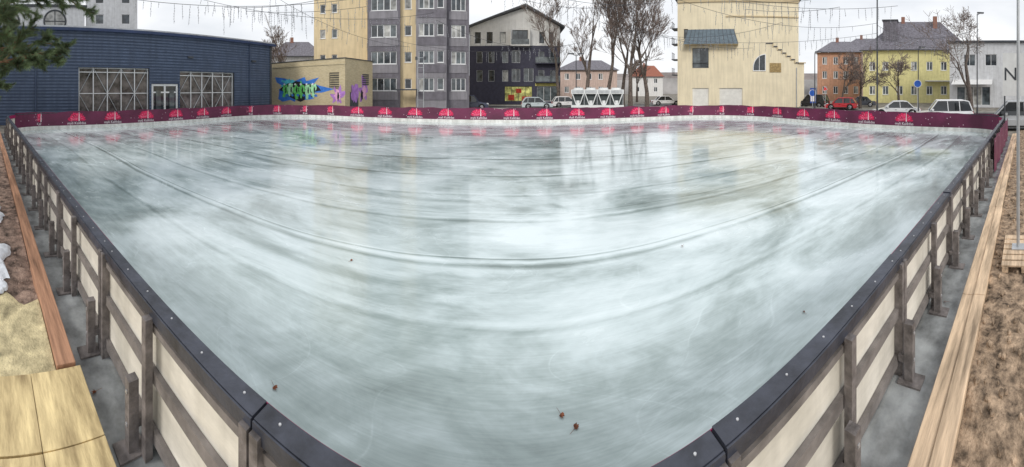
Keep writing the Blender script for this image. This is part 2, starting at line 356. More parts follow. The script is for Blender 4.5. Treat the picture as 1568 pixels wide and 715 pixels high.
while s<TOT-42:
    p,n_=at(s); rs=random.Random(int(s*10)); n2=40; P=[]
    for q in range(n2+1):     # skyline / firework silhouette, wide and flat-bottomed
        a=math.pi*q/n2; r_=(.50+.10*abs(math.sin(q*.95)))*(1+.10*rs.uniform(-1,1))
        P.append((r_*1.05*math.cos(a),.56+min(.54,r_*.92*math.sin(a))))
    for q in range(n2): lg.face([wr(p,n_,.0,.56,.038),wr(p,n_,*P[q],.038),wr(p,n_,*P[q+1],.038)],PK1)
    for q in range(7):
        a=R(20+23*q); l0=.22;l1=.46+rs.uniform(-.05,.08); w_=R(2.6)
        lg.face([wr(p,n_,l0*math.cos(a),.58+l0*.85*math.sin(a),.041),wr(p,n_,l1*math.cos(a-w_),.58+min(.5,l1*.85*math.sin(a-w_)),.041),wr(p,n_,l1*math.cos(a+w_),.58+min(.5,l1*.85*math.sin(a+w_)),.041)],PK2)
    lg.face([wr(p,n_,x,z,.0445) for x,z in [(.12,.54),(.19,.54),(.165,1.12),(.145,1.14)]],PW)
    put_text(lg,tj,p,n_,-.08,.62,.046,PK2,.18)
    put_text(lg,tg,p,n_,0,.32,.040,PW)
    s+=2.55+(0.2 if p.x>15 else 0)
lg.obj('banner_print',bp_)

g=MB(); sx_=[i for i in range(NP) if 10.4<path[i].x<18 and path[i].y<2.2]
sweep(g,.232,.24,.10,1.12,BAN,zf=lambda k:wav[k],rng=sx_,of=lambda k:.03*math.sin(k*1.7)); g.obj('hanging_banner')

# concrete apron, planks, platform
CON=pm('wet_concrete',(.30,.315,.32),rough=.22,var=.42,scale=2.2,bump=.35,bscale=8)
g=MB(); sweep(g,-.02,.42,-.01,.028,CON,rng=near)
sweep(g,.0,.5,-.015,.02,CON,rng=[i for i in range(NP) if i not in near]); g.obj('concrete_apron')
def wood(name,col,st): return pm(name,col,rough=.8,var=.36,scale=4,stretch=st,bump=.5,bscale=9,detail=8)
PLR=wood('plank_wood_red',(.44,.24,.15),(.25,3,3)); PLY=wood('plank_wood_pale',(.64,.48,.33),(.3,3,3)); OSB=pm('plywood_sheet',(.58,.38,.18),rough=.75,var=.42,scale=3.2,stretch=(.5,2.2,1),bump=.4,bscale=14,detail=9,col2=(.72,.52,.28))
g=MB(); xx=-2.98
for ln in (1.9,3.0,3.0,3.0,3.0,3.0):
    g.box((xx-ln+.01,.655+random.uniform(-.012,.012),.0),(xx,.83+random.uniform(-.01,.0),.13+random.uniform(-.01,.02)),PLR); xx-=ln
g.obj('timber_plank',bevel=.006)
g=MB(); xx=1.5
for ln in (2.6,3.1,3.2,3.0,3.0,2.5):
    o=random.uniform(-.01,.01); g.box((xx,.52+o,.0),(xx+ln-.01,.66+o,.125),PLY); g.box((xx+.004,.663+o,.0),(xx+ln-.006,.80+o,.11),PLY); xx+=ln
g.obj('timber_plank',bevel=.006)
g=MB()
for i,(a,c_) in enumerate([(-2.95,-2.30),(-2.29,-1.1),(-1.09,.2),(.21,1.48)]):
    for j,(d0,d1) in enumerate([(.40,.86),(-.5,.395),(-1.6,-.51)]):
        z=.115+.004*((i+j)%3); g.box((a+random.uniform(0,.01),d0,.07),(c_,d1,z+.02),OSB)
g.box((-2.9,-1.5,0),(1.4,.8,.068),PLR); g.obj('plywood_platform',bevel=.003)

# soil sheets
def soil(name,xa,xb,ya,yb,nx,ny,mat,amp,base):
    me=MB()
    for j in range(ny+1):
        for i in range(nx+1):
            x=xa+(xb-xa)*(i/nx)**1.0; y=ya+(yb-ya)*j/ny
            z=base+amp*(noise.fractal(Vector((x*2.2,y*2.2,1)),1,2,5)*.8+noise.noise(Vector((x*9,y*9,0)))*.35)
            me.v.append((x,y,max(z,-.015)))
    k=me.mi(mat)
    for j in range(ny):
        for i in range(nx):
            a=j*(nx+1)+i; me.f.append((a,a+1,a+nx+2,a+nx+1)); me.m.append(k)
    me.obj(name,None,True)
SOR=pm('soil_brown',(.20,.125,.08),rough=.95,var=.6,scale=9,bump=1,bscale=40,col2=(.33,.24,.165),detail=7)
SOL=pm('soil_reddish',(.17,.11,.085),rough=.95,var=.6,scale=7,bump=1,bscale=40,col2=(.27,.19,.15),detail=7)
soil('soil_bed',1.52,21,-2.5,.515,380,50,SOR,.06,.05)
soil('soil_bed',-22,-2.97,-2.5,.65,320,50,SOL,.05,.04)
SND=pm('sawdust',(.62,.53,.32),rough=.95,var=.35,scale=6,bump=.8,bscale=50)
def ragged(name,cx,cy,rx,ry,z,mat,seed,amp=.4,ymax=.64,ymin=-3,hz=.02):
    g=MB(); n=48; rings=6; V=[]
    for k in range(rings+1):
        f=1-k/rings; row=[]
        for i in range(n):
            a=2*math.pi*i/n; q=(1+amp*noise.fractal(Vector((math.cos(a)*1.6+seed*2.3,math.sin(a)*1.6,seed)),1,2,4))*f
            x=cx+rx*q*math.cos(a); y=min(ymax,max(ymin,cy+ry*q*math.sin(a)))
            row.append((x,y,z+(hz*(1-f*f)+.015*noise.noise(Vector((x*7,y*7,3))) if k else -.03)))
        V.append(row)
    for k in range(rings):
        for i in range(n): g.face([V[k][i],V[k][(i+1)%n],V[k+1][(i+1)%n],V[k+1][i]],mat)
    g.obj(name,None,True)
ragged('sawdust_patch',-3.5,.15,.75,.8,.09,SND,1,.5)
SNW=pm('old_snow',(.72,.75,.79),rough=.8,var=.15,scale=8,bump=.8)
ragged('snow_patch',-5.2,.12,.55,.24,.10,SNW,7,.8,hz=.07); ragged('snow_patch',-6.9,.15,.6,.2,.10,SNW,9,.8,hz=.05); ragged('snow_patch',-4.35,.2,.16,.07,.11,SNW,11,.9,hz=.03)
def blob(mb,c,r,hz,mat,seed):
    n=9; rings=[]
    for k in range(4):
        ph=k/3*math.pi/2; row=[]
        for i in range(n):
            a=2*math.pi*i/n; q=r*math.cos(ph)*(1+.5*noise.noise(Vector((math.cos(a)*1.5+seed,math.sin(a)*1.5,k*.3))))
            row.append((c[0]+q*math.cos(a)*1.3,c[1]+q*math.sin(a)*.8,c[2]+hz*math.sin(ph)))
        rings.append(row)
    for k in range(3):
        for i in range(n): mb.face([rings[k][i],rings[k][(i+1)%n],rings[k+1][(i+1)%n],rings[k+1][i]],mat)
g=MB()
for i in range(420):
    x=random.uniform(1.8,9); y=random.uniform(-.6,.48); r_=random.uniform(.008,.035); blob(g,(x,y,.06+random.uniform(-.01,.02)),r_,r_,SOR,i)
for i in range(160):
    x=random.uniform(-9,-3.2); y=random.uniform(-.3,.6); r_=random.uniform(.006,.022); blob(g,(x,y,.05+random.uniform(-.01,.02)),r_,r_,SOL,i)
g.obj('soil_clods',None,True)
g=MB()
for i in range(6): g.box((4.75+i*.17,-.35,.13),(4.88+i*.17,.36,.152),PLY)
for y in (-.33,-.02,.26): g.box((4.74,y,.05),(5.76,y+.09,.128),PLY)
g.obj('wooden_pallet')
g=MB(); g.cyl((5.3,.13,0),(5.3,.13,6.5),.028,.025,12,GALV,True); g.box((5.2,.03,.155),(5.4,.23,.17),GALV); g.obj('flag_mast')

# fallen leaves
LEAF=pm('dry_leaf',(.22,.075,.035),rough=.7,var=.45,scale=30)
g=MB()
for i,(x,y) in enumerate([(.44,2.67),(.53,2.53),(-1.91,2.26),(-2.31,4.55),(3.08,2.44),(2.84,4.82),(-2.75,.95),(4,.99)]):
    rr=random.Random(i); a=rr.uniform(0,6.28); sz=rr.uniform(.035,.05); M=Matrix.Translation((x,y,.04))@Matrix.Rotation(a,4,'Z')
    for lobe in (-.8,-.3,.15,.6):
        l=sz*(1.0 if abs(lobe)<.5 else .75); d=Vector((math.cos(lobe),math.sin(lobe),0)); pr=Vector((-d.y,d.x,0))
        g.face([M@Vector((0,0,0)),M@(d*l*.5+pr*l*.24+Vector((0,0,.010))),M@(d*l+Vector((0,0,.016*rr.random()))),M@(d*l*.5-pr*l*.24+Vector((0,0,.0)))],LEAF)
    g.cyl(M@Vector((0,0,.002)),M@Vector((-sz*1.2,.01,.004)),.0015,.001,4,LEAF)
g.obj('fallen_leaves')

# ------------------------------------------------------------------ BUILDINGS
def bframe(name,a0,D): 
    a=R(a0); return empty(name,(D*math.sin(a),D*math.cos(a),0),-a)

# 1 blue corrugated hall
e=bframe('blue_metal_hall',-85,24); F=Fr()
BLUE=pm('blue_corrugated_steel',(.055,.08,.14),rough=.5,var=.12,scale=.7); BLUE2=pm('blue_steel_rib',(.095,.13,.205),rough=.42,var=.12,grime=.2)
ops=[(4.67,10.3,.35,4.25),(10.5,12.9,.05,3.05),(13.05,18.7,.5,4.1)]
b=MB(); wall(b,F,-14,23.4,0,6.9,ops,BLUE,.35,DARK)
b.face([(23.4,0,0),(23.4,14,0),(23.4,14,6.9),(23.4,0,6.9)],BLUE); b.face([(-14,0,0),(-14,0,6.9),(-14,14,6.9),(-14,14,0)],BLUE); b.face([(-14,14,0),(-14,14,6.9),(23.4,14,6.9),(23.4,14,0)],BLUE)
b.obj('walls',e)
b=MB(); z=.2
while z<6.8:
    iv=[(-14,23.42)]
    for o in ops:
        if o[2]-.07<z<o[3]+.04:
            iv=[q for (a,c) in iv for q in (((a,o[0]-.03),(o[1]+.03,c)) if a<o[0] and c>o[1] else ((a,c),))]
    for a,c in iv:
        if c>a: b.box((a,-.045,z),(c,-.002,z+.12),BLUE2)
    z+=.235
b.obj('cladding_ribs',e)
b=MB(); b.box((-14.3,-.35,6.9),(23.8,14.3,7.12),pm('blue_fascia',(.03,.05,.12),rough=.4)); b.box((-14.2,-.25,7.12),(23.7,14.2,7.25),GALV); b.box((23.2,-.1,.1),(23.44,-.004,6.88),DARK)
for x in (-4,1.5,20.5): b.cyl((x,-.12,0),(x,-.12,6.9),.05,.05,8,BLUE)
for x in (2,14,21): b.box((x-.25,-.2,5.2),(x+.25,-.05,5.35),DARK)
b.obj('roof_and_downpipes',e)
b=MB()
PLAST=pm('plastic_sheet_window',(.15,.135,.13),rough=.15,var=.6,scale=1.3,bump=.8,bscale=1.6,spec=.8)
for o in (ops[0],ops[2]):
    b.face([(o[0],.34,o[2]),(o[1],.34,o[2]),(o[1],.34,o[3]),(o[0],.34,o[3])],PLAST)
    n_=5
    for i in range(n_+1):
        x=o[0]+.06+(o[1]-o[0]-.12)*i/n_; b.box((x-.035,.2,o[2]),(x+.035,.27,o[3]),WHITE)
        if i<n_:
            x2=o[0]+.06+(o[1]-o[0]-.12)*(i+1)/n_
            for (za,zb) in ((.0,.5),(.5,1)):
                z0=o[2]+(o[3]-o[2])*za; z1=o[2]+(o[3]-o[2])*zb
                if (i+int(za*2))%2: b.cyl((x,.24,z0),(x2,.24,z1),.028,.028,5,GALV)
                else: b.cyl((x,.24,z1),(x2,.24,z0),.028,.028,5,GALV)
    for z in (o[2]+.05,(o[2]+o[3])/2,o[3]-.35,o[3]-.05): b.box((o[0],.19,z-.03),(o[1],.195,z+.03),WHITE)
b.obj('truss_windows',e)
b=MB(); window(b,F,10.52,12.88,.07,3.03,2,1,WHITE,.12,.16,gl=GL[0])
for x in (10.9,12.1): b.box((x,.03,.9),(x+.42,.05,2.5),GL[1])
b.box((10.53,.06,2.3),(12.87,.115,2.42),WHITE); b.obj('door',e)

e=bframe('white_tower_block',-68,48); F=Fr(); PW_=pm('pale_render',(.70,.71,.73),var=.08,grime=.12)
b=MB(); ops=[(x,x+1.2,z,z+1.4) for x in (-2.6,1.2) for z in range(3,22,3)]; wall(b,F,-4,3.5,0,24,ops,PW_,.15)
for o in ops: window(b,F,*o,1,1,WHITE,.15)
b.box((-4,.01,24),(3.5,12,24.2),DARK); b.face([(3.5,0,0),(3.5,12,0),(3.5,12,24),(3.5,0,24)],PW_); b.face([(-4,0,0),(-4,0,24),(-4,12,24),(-4,12,0)],PW_); b.obj('walls',e)
e=bframe('white_hall_with_round_windows',-82,44); b=MB()
b.box((-9,0,0),(7,10,13.5),PW_); b.box((-9.3,-.3,13.5),(7.3,10.3,13.8),DARK)
for cx in (-3.2,3.0):
    n_=28
    for i in range(n_):
        a=2*math.pi*i/n_;a2=2*math.pi*(i+1)/n_; r_=1.45
        b.cyl((cx+r_*math.cos(a),-.05,11.6+r_*math.sin(a)),(cx+r_*math.cos(a2),-.05,11.6+r_*math.sin(a2)),.12,.12,5,DARK)
        b.face([(cx,-.02,11.6),(cx+r_*math.cos(a),-.02,11.6+r_*math.sin(a)),(cx+r_*math.cos(a2),-.02,11.6+r_*math.sin(a2))],GL[2])
    b.box((cx-.06,-.1,10.2),(cx+.06,-.03,13.0),DARK); b.box((cx-1.4,-.09,11.54),(cx+1.4,-.035,11.66),DARK)
b.obj('walls',e)

# 2 yellow brick transformer house
e=empty('yellow_brick_substation',(-14.5,27.4,0),0)
dx=Vector((-24.8+14.5,28.8-27.4,0)); ang=math.atan2(-dx.y,-dx.x); e.rotation_euler=(0,0,ang); LN=dx.length
YB=brick_mat('yellow_brick',(.74,.61,.36),(.60,.48,.27),(.55,.52,.45)) 
b=MB(); F=Fr(); wall(b,F,-LN,0,0,5.5,[(-1.9,-.7,2.6,4.2)],YB,.12)
b.face([(0,0,0),(0,5,0),(0,5,5.5),(0,0,5.5)],YB); b.face([(-LN,0,0),(-LN,0,5.5),(-LN,5,5.5),(-LN,5,0)],YB); b.face([(-LN,5,0),(-LN,5,5.5),(0,5,5.5),(0,5,0)],YB)
b.obj('walls',e)
b=MB(); b.box((-LN-.06,-.08,5.5),(.08,5.1,5.58),DARK); b.box((-LN-.05,-.07,4.95),(.07,-.004,5.1),YB)
for i in range(7): b.box((-1.88,.03,2.65+i*.22),(-.72,.09,2.78+i*.22),pm('vent_louvre',(.35,.3,.2),rough=.6))
b.face([(-1.9,.115,2.6),(-.7,.115,2.6),(-.7,.115,4.2),(-1.9,.115,4.2)],DARK)
b.box((.004,.8,0),(.05,2.2,2.3),DARK)
for i in range(6): b.box((.004,3.0,3.0+i*.2),(.04,4.2,3.12+i*.2),DARK)
b.obj('roof_and_vents',e)
def splat(mb,cx,cz,rx,rz,y,mat,seed,n=26,amp=.35,axis='x'):
    P=[]
    for i in range(n):
        a=2*math.pi*i/n; q=1+amp*noise.noise(Vector((math.cos(a)*2.4+seed*3.1,math.sin(a)*2.4,seed)))*1.6
        u=cx+rx*q*math.cos(a); z=cz+rz*q*math.sin(a)
        P.append((u,y,z) if axis=='x' else (y,u,z))
    c=(cx,y,cz) if axis=='x' else (y,cx,cz)
    for i in range(n): mb.face([c,P[i],P[(i+1)%n]],mat)
b=MB(); GG=[pm('spray_blue',(.05,.20,.65),var=.2,rough=.6),pm('spray_green',(.15,.62,.15),var=.3,scale=5),pm('spray_mint',(.4,.8,.45),var=.2),pm('spray_black',(.02,.02,.03),var=.1),pm('spray_lilac',(.45,.22,.6),var=.2),pm('spray_teal',(.1,.55,.65),var=.2),pm('spray_white',(.75,.78,.8),var=.1)]
splat(b,-6.2,2.6,3.1,1.35,-.006,GG[0],1,amp=.6); splat(b,-7.5,3.1,1.2,.7,-.008,GG[5],61,amp=.6); splat(b,-6.1,2.45,2.5,.9,-.010,GG[3],2,amp=.4)
for i in range(6):
    cx=-8.0+i*.82; splat(b,cx,2.4+.15*(i%2),.40,.72,-.014-.001*i,GG[(1,2,1,1,2,2)[i]],10+i,amp=.5); splat(b,cx+.1,2.5,.10,.35,-.022,GG[3],30+i); splat(b,cx-.12,3.1,.14,.1,-.023,GG[6],40+i); splat(b,cx+.3,1.95,.2,.12,-.0235,GG[0],70+i)
b.obj('graffiti',e)
b=MB()
splat(b,1.6,2.2,.7,.9,.056,GG[4],51,axis='y'); splat(b,3.3,2.3,.8,1.1,.008,GG[4],52,axis='y',amp=.6); splat(b,3.3,2.3,.4,.6,.012,pm('spray_pink',(.75,.4,.6)),53,axis='y'); splat(b,2.9,2.0,.2,.5,.016,GG[3],54,axis='y')
splat(b,-.9,1.9,.7,.8,-.008,GG[4],55,amp=.6); splat(b,-.9,2.0,.38,.5,-.012,pm('spray_pink',(.75,.4,.6)),56,amp=.5); splat(b,-.8,1.9,.12,.4,-.015,GG[3],57)
b.obj('graffiti_side',e)

# 3 apartment block
e=bframe('apartment_block',-14,38)
YEL=pm('yellow_render',(.72,.585,.37),var=.06,scale=.8,rough=.85,grime=.12); GRY=pm('grey_render',(.26,.25,.275),var=.1,scale=.8,rough=.8,grime=.15); DG=pm('dark_grey_render',(.17,.16,.185),var=.12,rough=.8,grime=.15)
H=28.6; FL=[3.1+3.1*k for k in range(8)]
def seg_(x0,x1,y,mat,wins,band=None,name='w'):
    b=MB(); F=Fr((0,y,0)); ops=[]
    for (a,c,h0,h1,nx) in wins:
        for z in FL: ops.append((a,c,z+h0,z+h1,nx))
    wall(b,F,x0,x1,0,H,ops,mat,.16)
    for o in ops: window(b,F,*o[:4],o[4],1,WHITE,.16,.08,sill=WHITE)
    if band:
        for z in FL: b.box((band[0],y-.06,z-1.75),(band[1],y-.003,z-.82),band[2])
    b.obj(name,e)
seg_(-13.6,-6.75,.9,YEL,[(-11.3,-10.6,-.5,.6,1),(-12.8,-12.1,-.5,.6,1)],name='left_yellow_wing')
seg_(-6.7,-2.9,0,DG,[(-6.3,-3.3,-.72,.75,4)],(-6.5,-3.1,GRY),'left_bay')
seg_(-2.9,-1.06,.5,YEL,[(-2.4,-1.6,-.5,.7,1)],name='stair_strip')
seg_(-1.06,2.4,-.6,GRY,[(-.75,1.0,-.72,.75,3),(1.35,2.1,-.6,.75,1)],(-.9,2.3,DG),'middle_bay')
seg_(2.4,5.1,.3,DG,[(3.0,4.7,-.72,.75,3)],(2.7,4.9,GRY),'right_bay')
b=MB()
for x,ya,yb in ((-6.72,0,.9),(-2.9,0,.5),(-1.06,-.6,.5),(2.4,-.6,.3)):
    b.face([(x,ya,0),(x,yb,0),(x,yb,H),(x,ya,H)],YEL if x<-3 else GRY)
b.face([(5.1,.3,0),(5.1,14,0),(5.1,14,H),(5.1,.3,H)],YEL); b.face([(-13.6,.9,0),(-13.6,.9,H),(-13.6,14,H),(-13.6,14,0)],YEL); b.face([(-13.6,14,0),(-13.6,14,H),(5.1,14,H),(5.1,14,0)],YEL)
b.box((-14,-1,H),(5.5,14.3,H+.4),DARK); b.box((-3.4,-1.6,2.45),(-.8,-.61,2.6),DARK)
b.box((-6.9,-.08,.0),(-2.95,-.01,1.0),DG)
b.obj('sides_and_roof',e)

# 4 dark gabled block
e=bframe('navy_gabled_apartment',2,55)
NAV=pm('navy_render',(.05,.05,.08),var=.15,rough=.7); WR=pm('white_render',(.74,.74,.73),var=.05,grime=.08)
b=MB(); F=Fr(); x0,x1=-8.1,7.1
ops=[]
for x in (-6.9,-4.9,-2.6,3.4,5.4):
    for z in (3.8,6.9): ops.append((x,x+1.0,z,z+1.9,1))
ops+= [(-1.0,.4,3.8,5.9,2),(-1.0,.4,6.9,9.0,2),(1.0,2.6,3.8,6.0,2)]
sh=[(-2.2,2.4,.5,3.0,4),(3.2,6.6,.5,3.0,3)]
wall(b,F,x0,x1,0,9.75,ops+sh,NAV,.2)
for o in ops: window(b,F,*o[:4],o[4],1,GALV,.2)
for x in (2.9,): 
    for z in (3.6,6.7): b.box((x,-1.0,z),(x1-.1,-.004,z+.15),NAV); b.box((x,-1.02,z+.16),(x1-.1,-.98,z+1.1),GL[1])
b.obj('lower_walls',e)
b=MB(); WARM=pm('lit_shop_window',(.75,.50,.10),var=.6,scale=1.2,emit=.12,col2=(.85,.62,.2)); RED=pm('shop_poster_red',(.5,.05,.03),var=.3)
window(b,F,*sh[0][:4],4,1,DARK,.2,gl=WARM); window(b,F,*sh[1][:4],3,1,WHITE,.2,gl=GL[1]); b.box((-1.6,.1,.7),(-.6,.14,1.6),RED); b.box((.7,.1,.6),(2.2,.14,1.3),RED); b.box((-.3,.1,1.9),(.6,.14,2.6),RED)
b.box((2.9,-.1,3.05),(6.9,-.005,3.5),pm('shop_sign',(.6,.55,.2),var=.2)); b.obj('shop_front',e)
b=MB(); F2=Fr((0,.25,0)); up=[(-7.2,-6.2,10.2,12.1,1),(-5.2,-4.2,10.2,12.1,1),(-3.0,-2.0,10.2,12.1,1),(3.6,4.4,10.2,12.1,1),(5.2,6.0,10.2,12.1,1),(-.9,1.7,10.0,12.4,3)]
wall(b,F2,x0,x1,9.75,13.0,up,WR,.2)
for o in up: window(b,F2,*o[:4],o[4],1,DARK,.2)
b.face([(x0,.25,13),(x1,.25,13),(1.3,.25,16.1)],WR)
b.face([(x0,0,9.75),(x1,0,9.75),(x1,.25,9.75),(x0,.25,9.75)],DARK)
for xx in (-1.2,1.9): b.box((xx,-1.1,9.8),(xx+.12,.2,12.6),WR)
b.box((-1.2,-1.15,9.6),(2.02,-.01,9.8),WR); b.box((-1.05,-1.12,9.82),(1.88,-1.08,10.7),GL[1])
b.obj('upper_walls',e)
b=MB()
for xa,za,xb,zb in ((x0-.7,12.6,1.3,16.3),(x1+.7,12.7,1.3,16.3)):
    P=[(xa,-.7,za),(xb,-.7,zb),(xb,14,zb),(xa,14,za)]; Q=[(x,y,z+.3) for x,y,z in P]
    b.face(P,DARK); b.face(Q,DARK)
    for i in range(4): b.face([P[i],P[(i+1)%4],Q[(i+1)%4],Q[i]],DARK)
b.face([(x0,0,0),(x0,14,0),(x0,14,12.9),(x0,0,12.9)],NAV); b.face([(x1,0,0),(x1,0,12.9),(x1,14,12.9),(x1,14,0)],NAV); b.face([(x0,14,0),(x0,14,13),(x1,14,13),(x1,14,0)],NAV)
b.obj('roof_and_sides',e)

# 5 beige house
e=bframe('beige_house',40,46); BEI=pm('beige_render',(.80,.71,.52),var=.06,scale=.5,rough=.85,grime=.10); TRIM=pm('beige_trim',(.60,.49,.31),var=.06)
b=MB(); F=Fr(); ops=[(-6.3,-4.0,5.5,8.3,2),(-6.3,-4.0,0,2.7,1),(-2.5,.7,0,2.7,1),(-7.5,-6.9,9.6,11,1)]
wall(b,F,-8.4,9.4,0,6.2,[o for o in ops if o[3]<6.2]+[( -6.3,-4.0,5.5,6.2)],BEI,.2)
wall(b,F,-8.4,8.6,6.2,15.2,[(-6.3,-4.0,6.2,8.3),ops[3]],BEI,.2)
window(b,F,-6.3,-4.0,5.5,8.3,2,1,DARK,.2); window(b,F,-7.5,-6.9,9.6,11,1,1,DARK,.2)
b.face([(9.4,0,0),(9.4,12,0),(9.4,12,6.2),(9.4,0,6.2)],BEI); b.face([(8.6,0,6.2),(8.6,12,6.2),(8.6,12,15.2),(8.6,0,15.2)],BEI); b.face([(-8.4,0,0),(-8.4,0,15.2),(-8.4,12,15.2),(-8.4,12,0)],BEI)
b.face([(8.6,0,6.2),(9.4,0,6.2),(9.4,12,6.2),(8.6,12,6.2)],DARK)
b.obj('walls',e)
b=MB(); b.box((-8.8,-.45,15.2),(9.0,12,15.5),DARK); b.box((-8.4,-.2,14.7),(8.7,-.004,15.19),TRIM); b.box((-1.6,-.15,12.6),(8.6,-.004,12.75),TRIM)
P=[(-7.3,-1.3,8.7),(.1,-1.3,8.7),(-.5,-.02,10.9),(-6.9,-.02,10.9)]; SR=pm('standing_seam_metal',(.13,.17,.20),rough=.4,var=.15,metal=.3)
b.face(P,SR); b.face([(-7.3,-1.3,8.7),(.1,-1.3,8.7),(.1,-.02,8.6),(-7.3,-.02,8.6)],TRIM); b.face([P[0],P[3],(-7.3,-.02,8.6)],SR); b.face([P[1],(.1,-.02,8.6),P[2]],SR)
for i in range(13):
    t=i/12; b.cyl((-7.3+7.4*t,-1.32,8.72),(-6.9+6.4*t,-.04,10.92),.035,.035,4,DARK)
b.cyl((8.3,-.1,0),(8.3,-.1,5.6),.06,.06,8,GALV)
b.obj('lean_to_roof',e)
b=MB(); GD=pm('garage_door_white',(.74,.73,.69),var=.06)
for a,c in ((-6.3,-4.0),(-2.5,.7)):
    b.face([(a,.19,0),(c,.19,0),(c,.19,2.7),(a,.19,2.7)],GD)
    for i in range(5): b.box((a,.165,.1+i*.52),(c,.188,.54+i*.52),GD)
b.obj('garage_doors',e)
b=MB()
pts=[(3.9,5.1),(3.9,7.4)]+[(3.9-1.7*math.sin(R(a)),5.5+1.9*math.cos(R(a))) for a in range(10,91,10)]+[(2.2,5.1)]
b.face([(x,-.02,z) for x,z in pts],GL[0])
for i in range(len(pts)):
    a=pts[i];c=pts[(i+1)%len(pts)]; b.cyl((a[0],-.03,a[1]),(c[0],-.03,c[1]),.07,.07,5,WHITE)
b.cyl((3.05,-.03,5.1),(3.05,-.03,7.1),.04,.04,5,WHITE)
b.obj('arched_window',e)
b=MB(); b.box((4.5,-.06,4.9),(6.1,-.004,6.2),pm('bronze_plaque',(.35,.25,.11),var=.3,scale=5)); b.obj('wall_plaque',e)
b=MB(); x=4.9; z=8.9
b.box((4.0,-.12,z),(5.0,-.004,z+.14),DARK)
for i in range(6): 
    b.box((x,-.12,z-.45),(x+.14,-.004,z),TRIM); b.box((x+.142,-.12,z-.45),(x+.70,-.004,z-.31),DARK); x+=.62; z-=.45
b.box((x,-.25,6.2),(9.6,-.004,6.34),TRIM)
b.obj('stepped_trim',e)
b=MB()
for i in range(4):
    z=4.5+i*2.2; b.box((-9.3,.2,z),(-8.41,2.2,z+.12),DARK)
    for k in range(6): b.cyl((-9.25,.25+k*.37,z+.12),(-9.25,.25+k*.37,z+1.0),.02,.02,4,DARK)
    b.box((-9.28,.2,z+1),(-9.22,2.2,z+1.05),DARK)
b.obj('side_balconies',e)

# 6 houses
def hip_house(name,a0,D,x0,x1,dep,he,hr,mat,roofm,wins,rows,ridge=(.3,.75),hh=1.6):
    e=bframe(name,a0,D); b=MB(); F=Fr(); ops=[(x,x+ww,z,z+hh,2) for x,ww in wins for z in rows]
    wall(b,F,x0,x1,0,he,ops,mat,.15)
    for o in ops: window(b,F,*o[:4],2,1,WHITE,.15,.11,sill=WHITE)
    F3=Fr((x0,dep,0),(0,-1,0),(1,0,0)); F4=Fr((x1,0,0),(0,1,0),(-1,0,0)); so_=[(x,x+1.1,z,z+hh,2) for x in (1.5,4.5,7.5) if x+1.1<dep for z in rows]
    for f_ in (F3,F4):
        wall(b,f_,0,dep,0,he,so_,mat,.15)
        for o in so_: window(b,f_,*o[:4],2,1,WHITE,.15,.09)
    b.obj('walls',e); b=MB(); o=.5; A=[(x0-o,-o,he),(x1+o,-o,he),(x1+o,dep+o,he),(x0-o,dep+o,he)]
    xa=x0+(x1-x0)*ridge[0]; xb=x0+(x1-x0)*ridge[1]; r1=(xa,dep/2,hr); r2=(xb,dep/2,hr)
    b.face([A[0],A[1],r2,r1],roofm); b.face([A[1],A[2],r2],roofm); b.face([A[2],A[3],r1,r2],roofm); b.face([A[3],A[0],r1],roofm)
    b.face([(p[0],p[1],p[2]-.01) for p in A[::-1]],WHITE); b.box((x0-.55,-.62,he-.12),(x1+.55,-.51,he+.05),DARK)
    b.box((xa+1,dep/2-.4,hr-1.2),(xa+1.7,dep/2+.4,hr+.9),BRK); b.obj('roof',e); return e
BRK=pm('chimney_brick',(.30,.15,.11),var=.25,scale=6)
GR=pm('grey_metal_roof',(.18,.17,.20),rough=.5,var=.25,scale=3,grime=.3); YH=pm('yellow_house_render',(.76,.70,.34),var=.07,grime=.1); ORG=pm('orange_render',(.60,.33,.22),var=.1,grime=.15); PNK=pm('pinkish_render',(.60,.46,.40),var=.08,grime=.15)
e=hip_house('yellow_hipped_house',71,60,-9.8,9.5,11,9.6,15.8,YH,GR,[(-8.6,1.1),(-6.2,1.1),(-3.6,1.1),(-1,1.1),(1.8,1.1),(4.4,1.1),(7.2,1.1)],(1.5,5.9))
b=MB(); b.box((-6.2,1.2,11.4),(-3.6,3.6,15.2),GR); b.box((-6.4,1.0,15.2),(-3.4,3.8,15.4),DARK); b.box((3.2,4,13),(4,5,16.6),BRK); 
b.box((1.6,-1.6,3.9),(6.6,-.01,4.05),WHITE); b.obj('dormer_and_chimney',e)
hip_house('orange_town_house',59,72,-6.5,3,10,10.5,13.5,ORG,GR,[(-5.4,1),(-3,1),(-.8,1),(1.4,1)],(1.5,4.8,7.9))
hip_house('pinkish_town_house',62,84,-7,9,10,12,16,PNK,GR,[(-5.4,1),(-2.8,1),(-.4,1),(2,1),(4.6,1)],(1.5,5,8.6))
hip_house('slate_roofed_house',-36,66,-6,5,10,9,12.6,PW_,GR,[(-4,1),(-1,1),(2,1)],(6.2,))
RR=pm('red_tile_roof',(.30,.11,.07),rough=.7,var=.25,scale=6)
hip_house('red_roofed_house',24.5,110,-6,5,10,6.5,10.5,WR,RR,[(-4,1.2),(-1,1.2),(2,1.2)],(1.5,4.3))
hip_house('brown_town_house',14,88,-8,8,10,7.5,10.5,PNK,GR,[(-6,1.2),(-3,1.2),(0,1.2),(3,1.2)],(1.5,5.0))
e=bframe('white_commercial_building',86,46); b=MB(); ops=[(x,x+1.6,z,z+1.6,2) for x in (-5.5,-2.5,.5,3.5) for z in (5.8,)]+[(-6.5,-1.8,.3,2.9,4)]; wall(b,Fr(),-7.5,14,0,9,ops,PW_,.15)
for o in ops: window(b,Fr(),*o[:4],o[4],1,WHITE,.15)
